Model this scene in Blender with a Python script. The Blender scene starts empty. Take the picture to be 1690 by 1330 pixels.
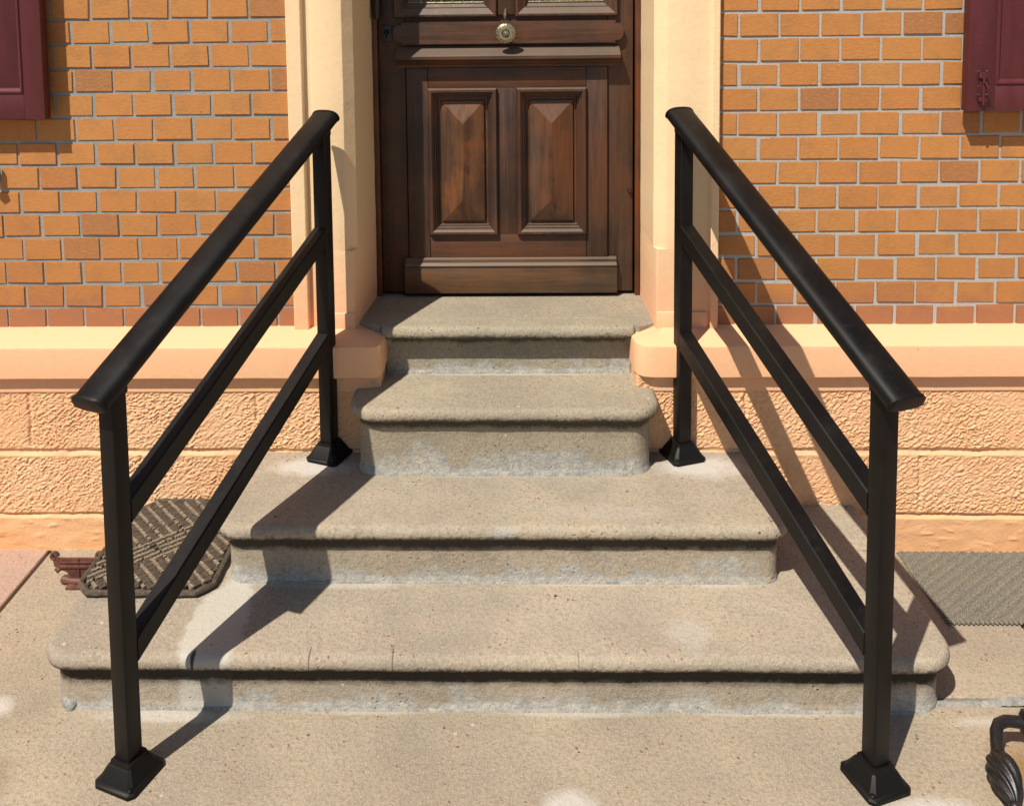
import bpy, bmesh, math, random
from mathutils import Vector, Matrix, noise
random.seed(7)
S = bpy.context.scene
COL = S.collection

# ------------------------------------------------------------------ camera
def make_camera():
    yaw, pit, rol = -0.0209, 0.0808, 0.0111
    f_px, xp, yp, W, H = 1449.4, 809.7, 126.8, 1690.0, 1330.0
    cy, sy, cp, sp, cr, sr = math.cos(yaw), math.sin(yaw), math.cos(pit), math.sin(pit), math.cos(rol), math.sin(rol)
    F = Vector((sy*cp, cy*cp, -sp)); V0 = Vector((sy*sp, cy*sp, cp)); R0 = Vector((cy, -sy, 0))
    R = R0*cr - V0*sr; V = R0*sr + V0*cr
    m = Matrix((R, V, -F)).transposed().to_4x4(); m.translation = (0.007, -2.6234, 1.6444)
    cam = bpy.data.cameras.new('camera'); o = bpy.data.objects.new('camera', cam); COL.objects.link(o)
    o.matrix_world = m
    cam.sensor_width = 36; cam.lens = 36*f_px/W
    cam.shift_x = (W/2 - xp)/W; cam.shift_y = (yp - H/2)/W
    cam.clip_start = 0.05; cam.clip_end = 1000
    S.camera = o
make_camera()

# ------------------------------------------------------------------ world, sun, exposure
SUN = Vector((0.297, 0.397, -0.738)).normalized()      # direction the light travels
w = bpy.data.worlds.new('World'); S.world = w; w.use_nodes = True
nt = w.node_tree
sky = nt.nodes.new('ShaderNodeTexSky'); sky.sky_type = 'NISHITA'; sky.sun_disc = False
sky.sun_elevation = math.asin(-SUN.z)
sky.sun_rotation = math.atan2(-SUN.x, -SUN.y)
sky.dust_density = 1.0
nt.links.new(sky.outputs[0], nt.nodes['Background'].inputs[0])
nt.nodes['Background'].inputs[1].default_value = 0.066
sl = bpy.data.lights.new('sun', 'SUN'); so = bpy.data.objects.new('sun', sl); COL.objects.link(so)
sl.energy = 5.0; sl.angle = math.radians(0.5); sl.color = (1.0, 0.92, 0.80)
so.rotation_euler = SUN.to_track_quat('-Z', 'Y').to_euler(); so.location = (-3, -4, 6)
S.view_settings.view_transform = 'Standard'; S.view_settings.look = 'None'
S.view_settings.gamma = 1; S.view_settings.use_curve_mapping = False
S.view_settings.exposure = 0.30
S.cycles.max_bounces = 5; S.cycles.diffuse_bounces = 3; S.cycles.glossy_bounces = 2; S.cycles.caustics_reflective = False; S.cycles.caustics_refractive = False
S.cycles.use_adaptive_sampling = True; S.cycles.adaptive_threshold = 0.02

# ------------------------------------------------------------------ material helpers
class NT:
    def __init__(s, name):
        s.m = bpy.data.materials.new(name); s.m.use_nodes = True; s.t = s.m.node_tree
        s.b = s.t.nodes['Principled BSDF']; s.pos = s.t.nodes.new('ShaderNodeNewGeometry').outputs['Position']
    def n(s, k, **a):
        nd = s.t.nodes.new(k)
        for q, v in a.items(): setattr(nd, q, v)
        return nd
    def link(s, a, b): s.t.links.new(a, b)
    def put(s, sock, v):
        if isinstance(v, bpy.types.NodeSocket): s.link(v, sock)
        else: sock.default_value = v
    def scale(s, v, sc, rot=(0,0,0), loc=(0,0,0)):
        nd = s.n('ShaderNodeMapping'); s.link(v, nd.inputs[0]); nd.inputs[3].default_value = sc
        nd.inputs[2].default_value = rot; nd.inputs[1].default_value = loc; return nd.outputs[0]
    def noise(s, v, sc, det=4, rough=.6, dist=0):
        nd = s.n('ShaderNodeTexNoise'); s.link(v, nd.inputs['Vector']); nd.inputs['Scale'].default_value = sc
        nd.inputs['Detail'].default_value = det; nd.inputs['Roughness'].default_value = rough
        nd.inputs['Distortion'].default_value = dist; return nd.outputs[0]
    def voro(s, v, sc, feat='F1', out=0):
        nd = s.n('ShaderNodeTexVoronoi', feature=feat); s.link(v, nd.inputs['Vector']); nd.inputs['Scale'].default_value = sc
        return nd.outputs[out]
    def rng(s, v, a, b, c=0., d=1.):
        nd = s.n('ShaderNodeMapRange'); nd.clamp = True; s.link(v, nd.inputs[0])
        for i, x in enumerate((a, b, c, d)): nd.inputs[i+1].default_value = x
        return nd.outputs[0]
    def mix(s, f, a, b, mode='MIX'):
        nd = s.n('ShaderNodeMix', data_type='RGBA', blend_type=mode)
        s.put(nd.inputs[0], f); s.put(nd.inputs[6], a); s.put(nd.inputs[7], b); return nd.outputs[2]
    def math(s, op, a, b=0.):
        nd = s.n('ShaderNodeMath', operation=op); s.put(nd.inputs[0], a); s.put(nd.inputs[1], b); return nd.outputs[0]
    def sep(s, v=None):
        nd = s.n('ShaderNodeSeparateXYZ'); s.link(v or s.pos, nd.inputs[0]); return nd.outputs
    def bump(s, h, strength, dist, prev=None):
        nd = s.n('ShaderNodeBump'); s.link(h, nd.inputs['Height']); nd.inputs['Strength'].default_value = strength
        nd.inputs['Distance'].default_value = dist
        if prev: s.link(prev, nd.inputs['Normal'])
        return nd.outputs[0]
    def done(s, col, rough=.8, nrm=None, metal=0, spec=.4):
        s.put(s.b.inputs['Base Color'], col); s.put(s.b.inputs['Roughness'], rough)
        s.b.inputs['Metallic'].default_value = metal; s.b.inputs['Specular IOR Level'].default_value = spec
        if nrm: s.link(nrm, s.b.inputs['Normal'])
        return s.m
def c4(r, g, b): return (r, g, b, 1)

def blob(t, x, y, rx, ry, soft=.6):
    """a stain with a shape of its own at a place in the world: 1 inside, 0 outside"""
    px, py, pz = t.sep()
    a = t.math('DIVIDE', t.math('SUBTRACT', px, x), rx); b = t.math('DIVIDE', t.math('SUBTRACT', py, y), ry)
    d = t.math('SQRT', t.math('ADD', t.math('MULTIPLY', a, a), t.math('MULTIPLY', b, b)))
    d = t.math('ADD', d, t.math('MULTIPLY', t.math('SUBTRACT', t.noise(t.pos, 22, 5, .65), .5), .9))
    return t.rng(d, 1.0, 1.0-soft)

def stone(name, base, pink=.3, ground=False, ztop=None, zbot=None, grit=1.0, grime_shade=.5, patches=(), lift=0.):
    t = NT(name)
    big = t.noise(t.pos, 2.6, 4, .6); mid = t.noise(t.pos, 11, 4, .65); fin = t.noise(t.pos, 105, 2, .75); gr = t.noise(t.pos, 260, 1, .6)
    c = t.mix(t.rng(big, .35, .68), c4(base[0]*.80, base[1]*.82, base[2]*.85), c4(*[x*1.12 for x in base]))
    c = t.mix(t.math('MULTIPLY', t.rng(mid, .5, .72), pink), c, c4(base[0]*1.10, base[1]*.90, base[2]*.90))
    c = t.mix(t.math('MULTIPLY', t.rng(mid, .5, .25), .38), c, c4(base[0]*.72, base[1]*.77, base[2]*.84))
    c = t.mix(t.math('MULTIPLY', t.rng(fin, .44, .68), .50*grit), c, c4(base[0]*.50, base[1]*.48, base[2]*.45))
    c = t.mix(t.math('MULTIPLY', t.rng(gr, .52, .74), .42*grit), c, c4(base[0]*1.6, base[1]*1.6, base[2]*1.65))
    # pits and grains
    v1 = t.voro(t.pos, 62)
    pit = t.math('MULTIPLY', t.rng(v1, .22, .12), t.rng(mid, .50, .64))
    c = t.mix(t.math('MULTIPLY', pit, .5), c, c4(.07, .055, .04))
    v2 = t.voro(t.pos, 17); wh = t.rng(big, .50, .56)
    hole = t.math('MULTIPLY', t.rng(v2, .085, .05), t.math('MULTIPLY', wh, t.rng(mid, .50, .56)))
    c = t.mix(t.math('MULTIPLY', hole, .85), c, c4(.035, .028, .022))
    chalk = t.math('MULTIPLY', t.rng(v2, .09, .05), t.rng(big, .46, .42))
    c = t.mix(t.math('MULTIPLY', chalk, .6), c, c4(.55, .51, .44))
    px, py, pz = t.sep()
    if ztop is not None:
        # lime and cement smeared along the foot of the riser
        edge = t.noise(t.scale(t.pos, (1, 1, 1.6)), 6, 5, .75); e2 = t.noise(t.pos, 45, 4, .75)
        h = t.math('ADD', t.math('SUBTRACT', pz, zbot), t.math('MULTIPLY', t.math('SUBTRACT', edge, .5), -.30))
        h = t.math('ADD', h, t.math('MULTIPLY', t.math('SUBTRACT', e2, .5), .06))
        lime = t.rng(h, .036+lift, .012+lift)
        lc = t.mix(t.rng(e2, .35, .65), c4(.20, .22, .23), c4(.50, .48, .43))
        c = t.mix(t.math('MULTIPLY', lime, .74), c, lc)
        crackl = t.math('MULTIPLY', lime, t.rng(t.voro(t.scale(t.pos, (1, 1, 1.8)), 26, 'DISTANCE_TO_EDGE'), .05, .015))
        c = t.mix(t.math('MULTIPLY', t.math('MULTIPLY', crackl, t.rng(e2, .5, .6)), .6), c, c4(.09, .08, .07))
        t.col = c
        for a_ in patches: smear(t, *a_)
        c = t.col
        # grime along the nosing lip, with the shadow beneath it painted in dark
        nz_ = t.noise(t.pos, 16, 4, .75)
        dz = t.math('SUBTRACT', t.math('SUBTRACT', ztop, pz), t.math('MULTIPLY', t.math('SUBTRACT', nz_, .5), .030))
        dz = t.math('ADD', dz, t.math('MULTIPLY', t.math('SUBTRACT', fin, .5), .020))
        lip = t.math('MULTIPLY', t.rng(dz, .022, .034), t.rng(dz, .060+grime_shade*.030, .052+grime_shade*.018))
        c = t.mix(t.math('MULTIPLY', lip, .72+.2*grime_shade), c, c4(.020, .016, .010))
    h2 = t.math('ADD', t.math('MULTIPLY', fin, .6), t.math('MULTIPLY', gr, .35))
    h2 = t.math('ADD', t.math('MULTIPLY', h2, .26*grit), t.math('MULTIPLY', mid, .5))
    h2 = t.math('ADD', h2, t.math('MULTIPLY', t.math('ADD', pit, hole), -.28))
    nb = t.bump(h2, 1., .010)
    t.col = c; t.nb = nb
    return t

def smear(t, x, y, rx, ry, k, col=(.50, .47, .43), sf=.55):
    t.col = t.mix(t.math('MULTIPLY', blob(t, x, y, rx, ry, sf), k), t.col, c4(*col))

STONE = (.345, .292, .222)
CR = (.08, .06, .045)
PATCH = {
 4: [(-.72, -.60, .080, .20, .75, (.46, .44, .385), .22), (-.45, -.455, .26, .022, .4), (.20, -.45, .22, .016, .35), (.55, -.45, .12, .02, .35), (.42, -.63, .07, .07, .3),
     (-.10, -.60, .30, .05, .16, (.42, .33, .26)), (.35, -.56, .20, .05, .18, (.42, .33, .26))],
 3: [(-.58, -.17, .14, .06, .8), (.55, -.17, .16, .08, .8), (.0, -.20, .42, .030, .5, (.42, .43, .42)), (-.02, -.478, .05, .02, .4, (.36, .37, .37)), (.25, -.40, .2, .05, .2, (.44, .40, .36))],
 2: [(.0, .010, .37, .014, .5)]}
def step_mat(i, zt, zb, base):
    t = stone('step_stone_%d' % i, base, pink=.35 if i > 2 else .12, ztop=zt, zbot=zb, grime_shade={4: 1., 3: .7}.get(i, .25), patches=PATCH.get(i, ()), lift={2: .03, 3: .006}.get(i, 0.))
    if i == 4:   # short hairline cracks and a chipped notch on the nosing only
        pz = t.sep()[2]; up = t.rng(pz, .108, .116)
        for x, rx, ry, k, cc in ((-.742, .006, .018, .9, (.02, .016, .012)), (-.47, .0024, .030, .7, CR), (-.275, .0024, .035, .7, CR), (.155, .0020, .02, .5, CR)):
            t.col = t.mix(t.math('MULTIPLY', t.math('MULTIPLY', blob(t, x, -.705, rx, ry, .4), up), k), t.col, c4(*cc))
    return t.done(t.col, .9, t.nb, spec=.25)

t = stone('pavement_concrete', (.345, .287, .212), pink=.3, grit=1.1)
for a in ((-.93, -1.0, .13, .05, .75), (.86, -.96, .12, .06, .8), (.12, -.94, .07, .05, .8), (-1.24, -.70, .07, .05, .8), (.15, -.70, .22, .016, .45), (.62, -.70, .25, .012, .4), (-.35, -.70, .16, .012, .35),
          (-.80, -.715, .22, .026, .6), (1.12, -.72, .14, .02, .5)): smear(t, *a)
t.col = t.mix(t.math('MULTIPLY', blob(t, 1.10, -.86, .085, .11, .7), .75), t.col, c4(.24, .13, .035))
t.col = t.mix(t.math('MULTIPLY', blob(t, -1.12, -.93, .06, .12, .8), .45), t.col, c4(.17, .10, .055))
M_CONC = t.done(t.col, .92, t.nb, spec=.2)
t = stone('pink_paving', (.44, .31, .245), pink=.6, grit=.8); M_PINK = t.done(t.col, .9, t.nb, spec=.2)
t = stone('dusty_ground', (.22, .18, .13), pink=.1, grit=.8); M_GROUND = t.done(t.col, .95, t.nb, spec=.2)

t = NT('lime_mortar')
a = t.noise(t.pos, 30, 6, .7); b = t.noise(t.pos, 150, 4, .7)
c = t.mix(t.rng(a, .35, .65), c4(.23, .24, .24), c4(.41, .38, .32)); c = t.mix(t.math('MULTIPLY', t.rng(b, .5, .7), .7), c, c4(.12, .11, .10))
M_LIME = t.done(c, .95, t.bump(a, .9, .012, t.bump(b, .7, .004)), spec=.2)

t = NT('joint_mortar')
a = t.noise(t.pos, 14, 5, .7); b = t.noise(t.pos, 130, 4, .7); px, py, pz = t.sep()
c = t.mix(t.rng(px, -.2, .2), c4(.27, .275, .26), c4(.40, .40, .38))
c = t.mix(t.math('MULTIPLY', t.rng(a, .45, .7), .5), c, c4(.44, .42, .38)); c = t.mix(t.math('MULTIPLY', t.rng(b, .55, .75), .35), c, c4(.15, .14, .12))
M_MORTAR = t.done(c, .95, t.bump(b, .6, .003), spec=.2)

t = NT('ochre_brick')
oi = t.n('ShaderNodeObjectInfo').outputs['Random']; isl = t.n('ShaderNodeNewGeometry').outputs['Random Per Island']
r = t.math('FRACT', t.math('ADD', oi, isl))
cr = t.n('ShaderNodeValToRGB'); t.link(r, cr.inputs[0]); e = cr.color_ramp.elements
e[0].position = 0; e[0].color = c4(.345, .150, .062); e[1].position = 1; e[1].color = c4(.475, .222, .068)
for p, q in ((.16, (.45, .185, .056)), (.25, (.475, .198, .059)), (.5, (.49, .216, .063)), (.75, (.465, .198, .059))):
    n_ = e.new(p); n_.color = c4(*q)
oc = t.n('ShaderNodeTexCoord').outputs['Object']
a = t.noise(t.pos, 13, 5, .65); b = t.noise(t.scale(t.pos, (1, 1, 2.5)), 60, 5, .7); fin = t.noise(t.pos, 300, 2, .6)
c = t.mix(t.math('MULTIPLY', t.rng(a, .48, .66), .55), cr.outputs[0], c4(.33, .165, .062))
c = t.mix(t.math('MULTIPLY', t.rng(b, .50, .68), .55), c, c4(.54, .255, .090)); c = t.mix(t.math('MULTIPLY', t.rng(b, .42, .25), .35), c, c4(.30, .10, .030))
spot = t.math('MULTIPLY', t.rng(t.voro(t.pos, 34), .10, .05), t.rng(t.noise(t.pos, 8, 2), .5, .6))
c = t.mix(t.math('MULTIPLY', spot, .7), c, c4(.16, .045, .015))
chalk = t.math('MULTIPLY', t.rng(t.voro(t.scale(t.pos, (1,1,1), loc=(.4, .2, .9)), 27), .07, .03), t.rng(t.noise(t.pos, 6, 2), .52, .58))
c = t.mix(t.math('MULTIPLY', chalk, .7), c, c4(.6, .42, .25))
px, py, pz = t.sep()
zn = t.math('ADD', pz, t.math('MULTIPLY', a, -.20)); damp = t.rng(zn, .67, .61); low = t.rng(zn, 1.05, .62)
c = t.mix(t.math('MULTIPLY', low, .45), c, c4(.33, .150, .052))
c = t.mix(t.math('MULTIPLY', damp, .75), c, c4(.31, .135, .075))
M_BRICK = t.done(c, .72, t.bump(t.math('ADD', b, t.math('MULTIPLY', fin, .6)), .4, .003), spec=.3)

def plaster(name, lo, hi, rough_bump=.25):
    t = NT(name); px, py, pz = t.sep()
    a = t.noise(t.pos, 4, 5, .6); b = t.noise(t.pos, 60, 5, .65)
    z = t.math('ADD', pz, t.math('MULTIPLY', t.math('SUBTRACT', a, .5), .16))
    c = t.mix(t.rng(z, .66, 1.02), c4(*lo), c4(*hi))
    c = t.mix(t.math('MULTIPLY', t.rng(b, .5, .8), .16), c, c4(lo[0]*.7, lo[1]*.62, lo[2]*.55))
    st = t.noise(t.scale(t.pos, (14, 14, .8)), 2.2, 5, .7)
    c = t.mix(t.math('MULTIPLY', t.rng(st, .58, .75), .22), c, c4(hi[0]*.66, hi[1]*.62, hi[2]*.55))
    chip = t.math('MULTIPLY', t.rng(t.voro(t.scale(t.pos, (1, 1, .5)), 24), .07, .03), t.rng(t.noise(t.pos, 5, 3), .56, .62))
    c = t.mix(t.math('MULTIPLY', chip, .7), c, c4(.30, .20, .12))
    return t.done(c, .85, t.bump(t.math('ADD', t.math('MULTIPLY', b, .4), a), .3, .008), spec=.25)
M_SURR = plaster('cream_painted_plaster', (.77, .43, .255), (.80, .60, .365))
M_SILL = plaster('peach_painted_moulding', (.77, .445, .255), (.77, .465, .27))

t = NT('rough_peach_render')
a = t.noise(t.pos, 5, 5, .6); b = t.noise(t.pos, 90, 5, .65); fin = t.noise(t.pos, 260, 3, .65); px, py, pz = t.sep()
c = t.mix(t.rng(a, .35, .68), c4(.72, .410, .220), c4(.76, .480, .280))
c = t.mix(t.math('MULTIPLY', t.rng(b, .52, .74), .25), c, c4(.60, .27, .115))
c = t.mix(t.math('MULTIPLY', t.rng(t.math('ADD', pz, t.math('MULTIPLY', a, .10)), .22, .02), .45), c, c4(.76, .36, .13))
M_RENDER = t.done(c, .9, t.bump(t.math('ADD', b, t.math('MULTIPLY', fin, .6)), .45, .004), spec=.2)

def wood(name, axis, dark, light, red=.3):
    t = NT(name)
    sc = {'z': (26, 26, 1.6), 'x': (1.6, 26, 26)}[axis]; sc2 = {'z': (150, 150, 5), 'x': (5, 150, 150)}[axis]
    a = t.noise(t.scale(t.pos, sc), 1.0, 6, .68, 1.2); b = t.noise(t.scale(t.pos, sc2), 1.0, 5, .7, .4); m = t.noise(t.pos, 6, 4, .6)
    c = t.mix(t.rng(a, .34, .66), c4(*dark), c4(*light))
    c = t.mix(t.math('MULTIPLY', t.rng(m, .45, .62), red*1.5), c, c4(light[0]*1.45, light[1]*1.0, light[2]*.6))
    c = t.mix(t.math('MULTIPLY', t.rng(m, .47, .34), .55), c, c4(dark[0]*.8, dark[1]*.85, dark[2]*.9))
    c = t.mix(t.math('MULTIPLY', t.rng(b, .5, .75), .6), c, c4(dark[0]*.45, dark[1]*.45, dark[2]*.5))
    grey = t.rng(t.noise(t.scale(t.pos, sc), .6, 3), .5, .75); c = t.mix(t.math('MULTIPLY', grey, .3), c, c4(.12, .09, .07))
    nz = t.sep(t.n('ShaderNodeNewGeometry').outputs['Normal'])[2]
    c = t.mix(t.math('MULTIPLY', t.rng(nz, .12, .6), t.rng(m, .2, .5, .5, .75)), c, c4(.115, .088, .066))  # grey on upward faces: dust, and sky sheen put into the colour
    return t.done(c, t.rng(a, .3, .7, .42, .62), t.bump(t.math('ADD', t.math('MULTIPLY', b, .6), a), .35, .0025), spec=.45)
M_WV = wood('dark_oak_vertical', 'z', (.032, .0155, .0095), (.078, .037, .021))
M_WH = wood('dark_oak_horizontal', 'x', (.038, .0170, .0095), (.092, .040, .021))
M_WP = wood('orange_oak_panel', 'z', (.046, .019, .009), (.150, .062, .021), .6)
M_WP2 = wood('brown_oak_panel', 'z', (.040, .019, .010), (.108, .048, .022), .4)
M_WK = wood('weathered_oak', 'x', (.046, .024, .012), (.100, .055, .026), .3)
M_WS = wood('dark_stained_frame', 'z', (.028, .012, .0065), (.065, .025, .012))
M_WR = wood('reddish_frame_edge', 'z', (.060, .020, .008), (.135, .046, .016), .4)

t = NT('shutter_paint'); a = t.noise(t.scale(t.pos, (10, 10, 1.5)), 2, 5, .6); b = t.noise(t.pos, 90, 4, .6)
c = t.mix(t.rng(a, .35, .7), c4(.083, .0155, .019), c4(.112, .024, .029)); c = t.mix(t.math('MULTIPLY', t.rng(b, .64, .72), .5), c, c4(.16, .06, .06))
M_SHUT = t.done(c, .42, t.bump(a, .12, .004), spec=.45)

t = NT('black_powder_coat'); b = t.noise(t.pos, 500, 3, .6); a = t.noise(t.pos, 12, 5, .6); dust = t.math('MULTIPLY', t.rng(t.noise(t.pos, 38, 4, .75), .56, .76), t.rng(t.sep(t.n('ShaderNodeNewGeometry').outputs['Normal'])[2], .2, .9))
c = t.mix(t.rng(a, .4, .7), c4(.0035, .0032, .003), c4(.0065, .0056, .005))
c = t.mix(t.math('MULTIPLY', dust, .05), c, c4(.20, .17, .13))
M_BLACK = t.done(c, t.rng(a, .35, .7, .40, .52), t.bump(b, .12, .0006), spec=.26)
t = NT('black_plastic_cap'); M_CAP = t.done(c4(.005, .0045, .0042), .5, t.bump(t.noise(t.pos, 300, 2), .1, .0006), spec=.2)
t = NT('cast_iron'); a = t.noise(t.pos, 120, 4, .6); c = t.mix(t.rng(a, .4, .7), c4(.006, .006, .007), c4(.017, .012, .010))
M_IRON = t.done(c, .42, t.bump(a, .3, .002), spec=.6)
t = NT('rusty_iron'); a = t.noise(t.pos, 60, 5, .6); c = t.mix(t.rng(a, .4, .65), c4(.085, .030, .022), c4(.15, .058, .040))
M_RUST = t.done(c, .6, t.bump(a, .4, .002), spec=.4)
t = NT('aged_brass'); a = t.noise(t.pos, 160, 4, .6); c = t.mix(t.rng(a, .35, .65), c4(.20, .17, .095), c4(.50, .45, .30))
M_BRASS = t.done(c, .34, t.bump(a, .3, .001), metal=.8, spec=.5)
t = NT('steel_screw'); M_STEEL = t.done(c4(.35, .35, .35), .3, None, metal=1)
t = NT('dark_window_glass'); M_GLASS = t.done(c4(.012, .014, .016), .06, None, spec=.8)
t = NT('interior_dark'); M_DARK = t.done(c4(.01, .008, .007), .9)
t = NT('mat_rubber_dark'); a = t.noise(t.pos, 80, 5, .7); c = t.mix(t.rng(a, .35, .65), c4(.040, .030, .021), c4(.105, .078, .054)); M_MATD = t.done(c, .8, t.bump(a, .5, .003))
t = NT('mat_rubber_light'); a = t.noise(t.pos, 150, 5, .7); c = t.mix(t.rng(a, .35, .65), c4(.13, .10, .066), c4(.34, .275, .195)); M_MATL = t.done(c, .8, t.bump(a, .5, .003))
t = NT('woven_grey_fibre'); a = t.noise(t.pos, 240, 4, .7); b = t.noise(t.pos, 7, 4, .6)
c = t.mix(t.rng(a, .35, .68), c4(.075, .069, .054), c4(.255, .23, .18)); c = t.mix(t.math('MULTIPLY', t.rng(b, .45, .7), .3), c, c4(.19, .155, .105))
M_WOVEN = t.done(c, .9, t.bump(a, .5, .002))

# ------------------------------------------------------------------ object helpers
ORG = {}
def tag(o, label=None, cat=None, group=None, kind=None):
    if label: o['label'] = label
    if cat: o['category'] = cat
    if group: o['group'] = group
    if kind: o['kind'] = kind
    return o
def empty(name, loc):
    o = bpy.data.objects.new(name, None); COL.objects.link(o); o.location = loc; o.empty_display_size = .1
    ORG[o.name] = Vector(loc); return o
def put(name, me, mat, parent=None, center=None):
    """link a mesh whose vertices are in world space; origin moved to its middle"""
    if center is None:
        vs = [v.co for v in me.vertices]
        center = Vector([(min(v[i] for v in vs)+max(v[i] for v in vs))/2 for i in range(3)])
    me.transform(Matrix.Translation(-center))
    o = bpy.data.objects.new(name, me); COL.objects.link(o)
    if mat and not me.materials: me.materials.append(mat)
    po = ORG[parent.name] if parent else Vector((0, 0, 0))
    o.parent = parent; o.location = center - po; ORG[o.name] = center.copy()
    return o
def finish(bm, name, mat, parent=None, ang=32, mats=None):
    bmesh.ops.recalc_face_normals(bm, faces=bm.faces)
    me = bpy.data.meshes.new(name); bm.to_mesh(me); bm.free()
    if mats:
        for m_ in mats: me.materials.append(m_)
    for p in me.polygons: p.use_smooth = True
    me.set_sharp_from_angle(angle=math.radians(ang))
    return put(name, me, mat, parent)
def add_box(bm, x0, x1, y0, y1, z0, z1, bev=0, seg=2, M=None, mi=0):
    r = bmesh.ops.create_cube(bm, size=1); vs = r['verts']
    for v in vs: v.co = Vector(((x0+x1)/2+v.co.x*(x1-x0), (y0+y1)/2+v.co.y*(y1-y0), (z0+z1)/2+v.co.z*(z1-z0)))
    fs = set(f for v in vs for f in v.link_faces)
    if bev:
        es = list(set(e for v in vs for e in v.link_edges))
        rr = bmesh.ops.bevel(bm, geom=es, offset=bev, segments=seg, affect='EDGES', profile=.5)
        fs = set(rr['faces']) | set(f for f in fs if f.is_valid)
        vs = list(set(v for f in fs for v in f.verts))
    for f in fs: f.material_index = mi
    if M is not None:
        for v in vs: v.co = M @ v.co
    return vs
def box(name, x0, x1, y0, y1, z0, z1, mat, parent=None, bev=.002, seg=2):
    bm = bmesh.new(); add_box(bm, x0, x1, y0, y1, z0, z1, bev, seg); return finish(bm, name, mat, parent)
def add_loft(bm, rings, cap0=True, cap1=True, closed=True, mi=0):
    R = [[bm.verts.new(p) for p in r] for r in rings]; n = len(R[0])
    for a, b in zip(R[:-1], R[1:]):
        for i in range(n if closed else n-1):
            j = (i+1) % n
            f = bm.faces.new((a[i], a[j], b[j], b[i])); f.material_index = mi
    if cap0: bm.faces.new(R[0][::-1]).material_index = mi
    if cap1: bm.faces.new(R[-1]).material_index = mi
    return R
def add_tube(bm, pts, rad, n=10, mi=0):
    rings = []
    up = Vector((0, 0, 1))
    for i, p in enumerate(pts):
        d = (Vector(pts[min(i+1, len(pts)-1)]) - Vector(pts[max(i-1, 0)])).normalized()
        a = d.cross(up if abs(d.z) < .95 else Vector((1, 0, 0))).normalized(); b = a.cross(d)
        r = rad[i] if isinstance(rad, (list, tuple)) else rad
        rings.append([Vector(p)+a*r*math.cos(2*math.pi*k/n)+b*r*math.sin(2*math.pi*k/n) for k in range(n)])
    add_loft(bm, rings, mi=mi)
def add_prism_xz(bm, pts, y0, y1):
    add_loft(bm, [[Vector((x, y, z)) for x, z in pts] for y in (y0, y1)])
def frame_moulding(name, x0, x1, z0, z1, prof, mat, parent):
    """picture-frame moulding: prof = [(inset, y)...]"""
    bm = bmesh.new()
    rings = [[Vector((x0+i, y, z0+i)), Vector((x1-i, y, z0+i)), Vector((x1-i, y, z1-i)), Vector((x0+i, y, z1-i))] for i, y in prof]
    add_loft(bm, rings, False, False)
    return finish(bm, name, mat, parent, 20)

# ------------------------------------------------------------------ ground
GT = 0.0
box('ground', -60, 60, -60, .0, -.30, -.020, M_GROUND, None, 0)['kind'] = 'structure'
pav = empty('pavement', (0, -1.2, 0)); tag(pav, kind='structure')
def slab(pts, mat, label, holes=1):
    bm = bmesh.new()
    c = Vector((sum(p[0] for p in pts)/len(pts), sum(p[1] for p in pts)/len(pts), 0))
    rings = []
    for ins, z in ((0, -.10), (0, -.004), (.0025, -.0008), (.006, 0)):
        r = []
        n = len(pts)
        for i in range(n):
            p, a, b = Vector(pts[i]), Vector(pts[i-1]), Vector(pts[(i+1) % n])
            d1 = (p-a).normalized(); d2 = (b-p).normalized()
            n1 = Vector((-d1.y, d1.x)); n2 = Vector((-d2.y, d2.x))
            q = p + (n1+n2)*ins
            r.append(Vector((q.x, q.y, z)))
        rings.append(r)
    add_loft(bm, rings)
    o = finish(bm, 'paving_slab', mat, pav); o['label'] = label; return o
slab([(-1.405, -3.4), (1.345, -3.4), (1.345, -.672), (.93, -.672), (.93, -.06), (-1.405, -.06)], M_CONC, 'long beige concrete slab under the steps')
slab([(.936, -.645), (1.345, -.645), (1.345, -.06), (.936, -.06)], M_CONC, 'beige concrete slab right of the steps')
slab([(-3.6, -3.4), (-1.417, -3.4), (-1.417, -.06), (-3.6, -.06)], M_PINK, 'pinkish slab at the left edge')
slab([(1.356, -3.4), (3.6, -3.4), (3.6, -.06), (1.356, -.06)], M_PINK, 'pinkish slab at the right edge')
# mortar line between the slabs, right of the steps
def ragged_strip(name, x0, x1, yc, z, hw, hgt, parent, mat=M_LIME, n=70, sl=0):
    bm = bmesh.new(); rings = []
    for i in range(n+1):
        x = x0+(x1-x0)*i/n
        a = hw*(1+.55*noise.noise(Vector((x*14, yc*9, 1)))+.3*noise.noise(Vector((x*55, 3, z)))); b = hw*(1+.55*noise.noise(Vector((x*14, yc*9, 7)))+.3*noise.noise(Vector((x*55, 8, z))))
        y = yc+sl*(x-x0); h = hgt*(1+.5*noise.noise(Vector((x*40, 2, z))))
        rings.append([Vector((x, y-a, z-.004)), Vector((x, y-a*.5, z+h*.8)), Vector((x, y+b*.4, z+h)), Vector((x, y+b, z-.004))])
    add_loft(bm, rings, closed=True)
    return finish(bm, name, mat, parent, 60)
ragged_strip('mortar_joint', .99, 1.345, -.668, 0, .012, .0035, pav, sl=.07)

# ------------------------------------------------------------------ the house
house = empty('house_front', (0, 0, 0))
tag(house, 'ochre brick house front with peach plinth, cream door surround, carved oak door and maroon shutters', 'house front')

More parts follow.
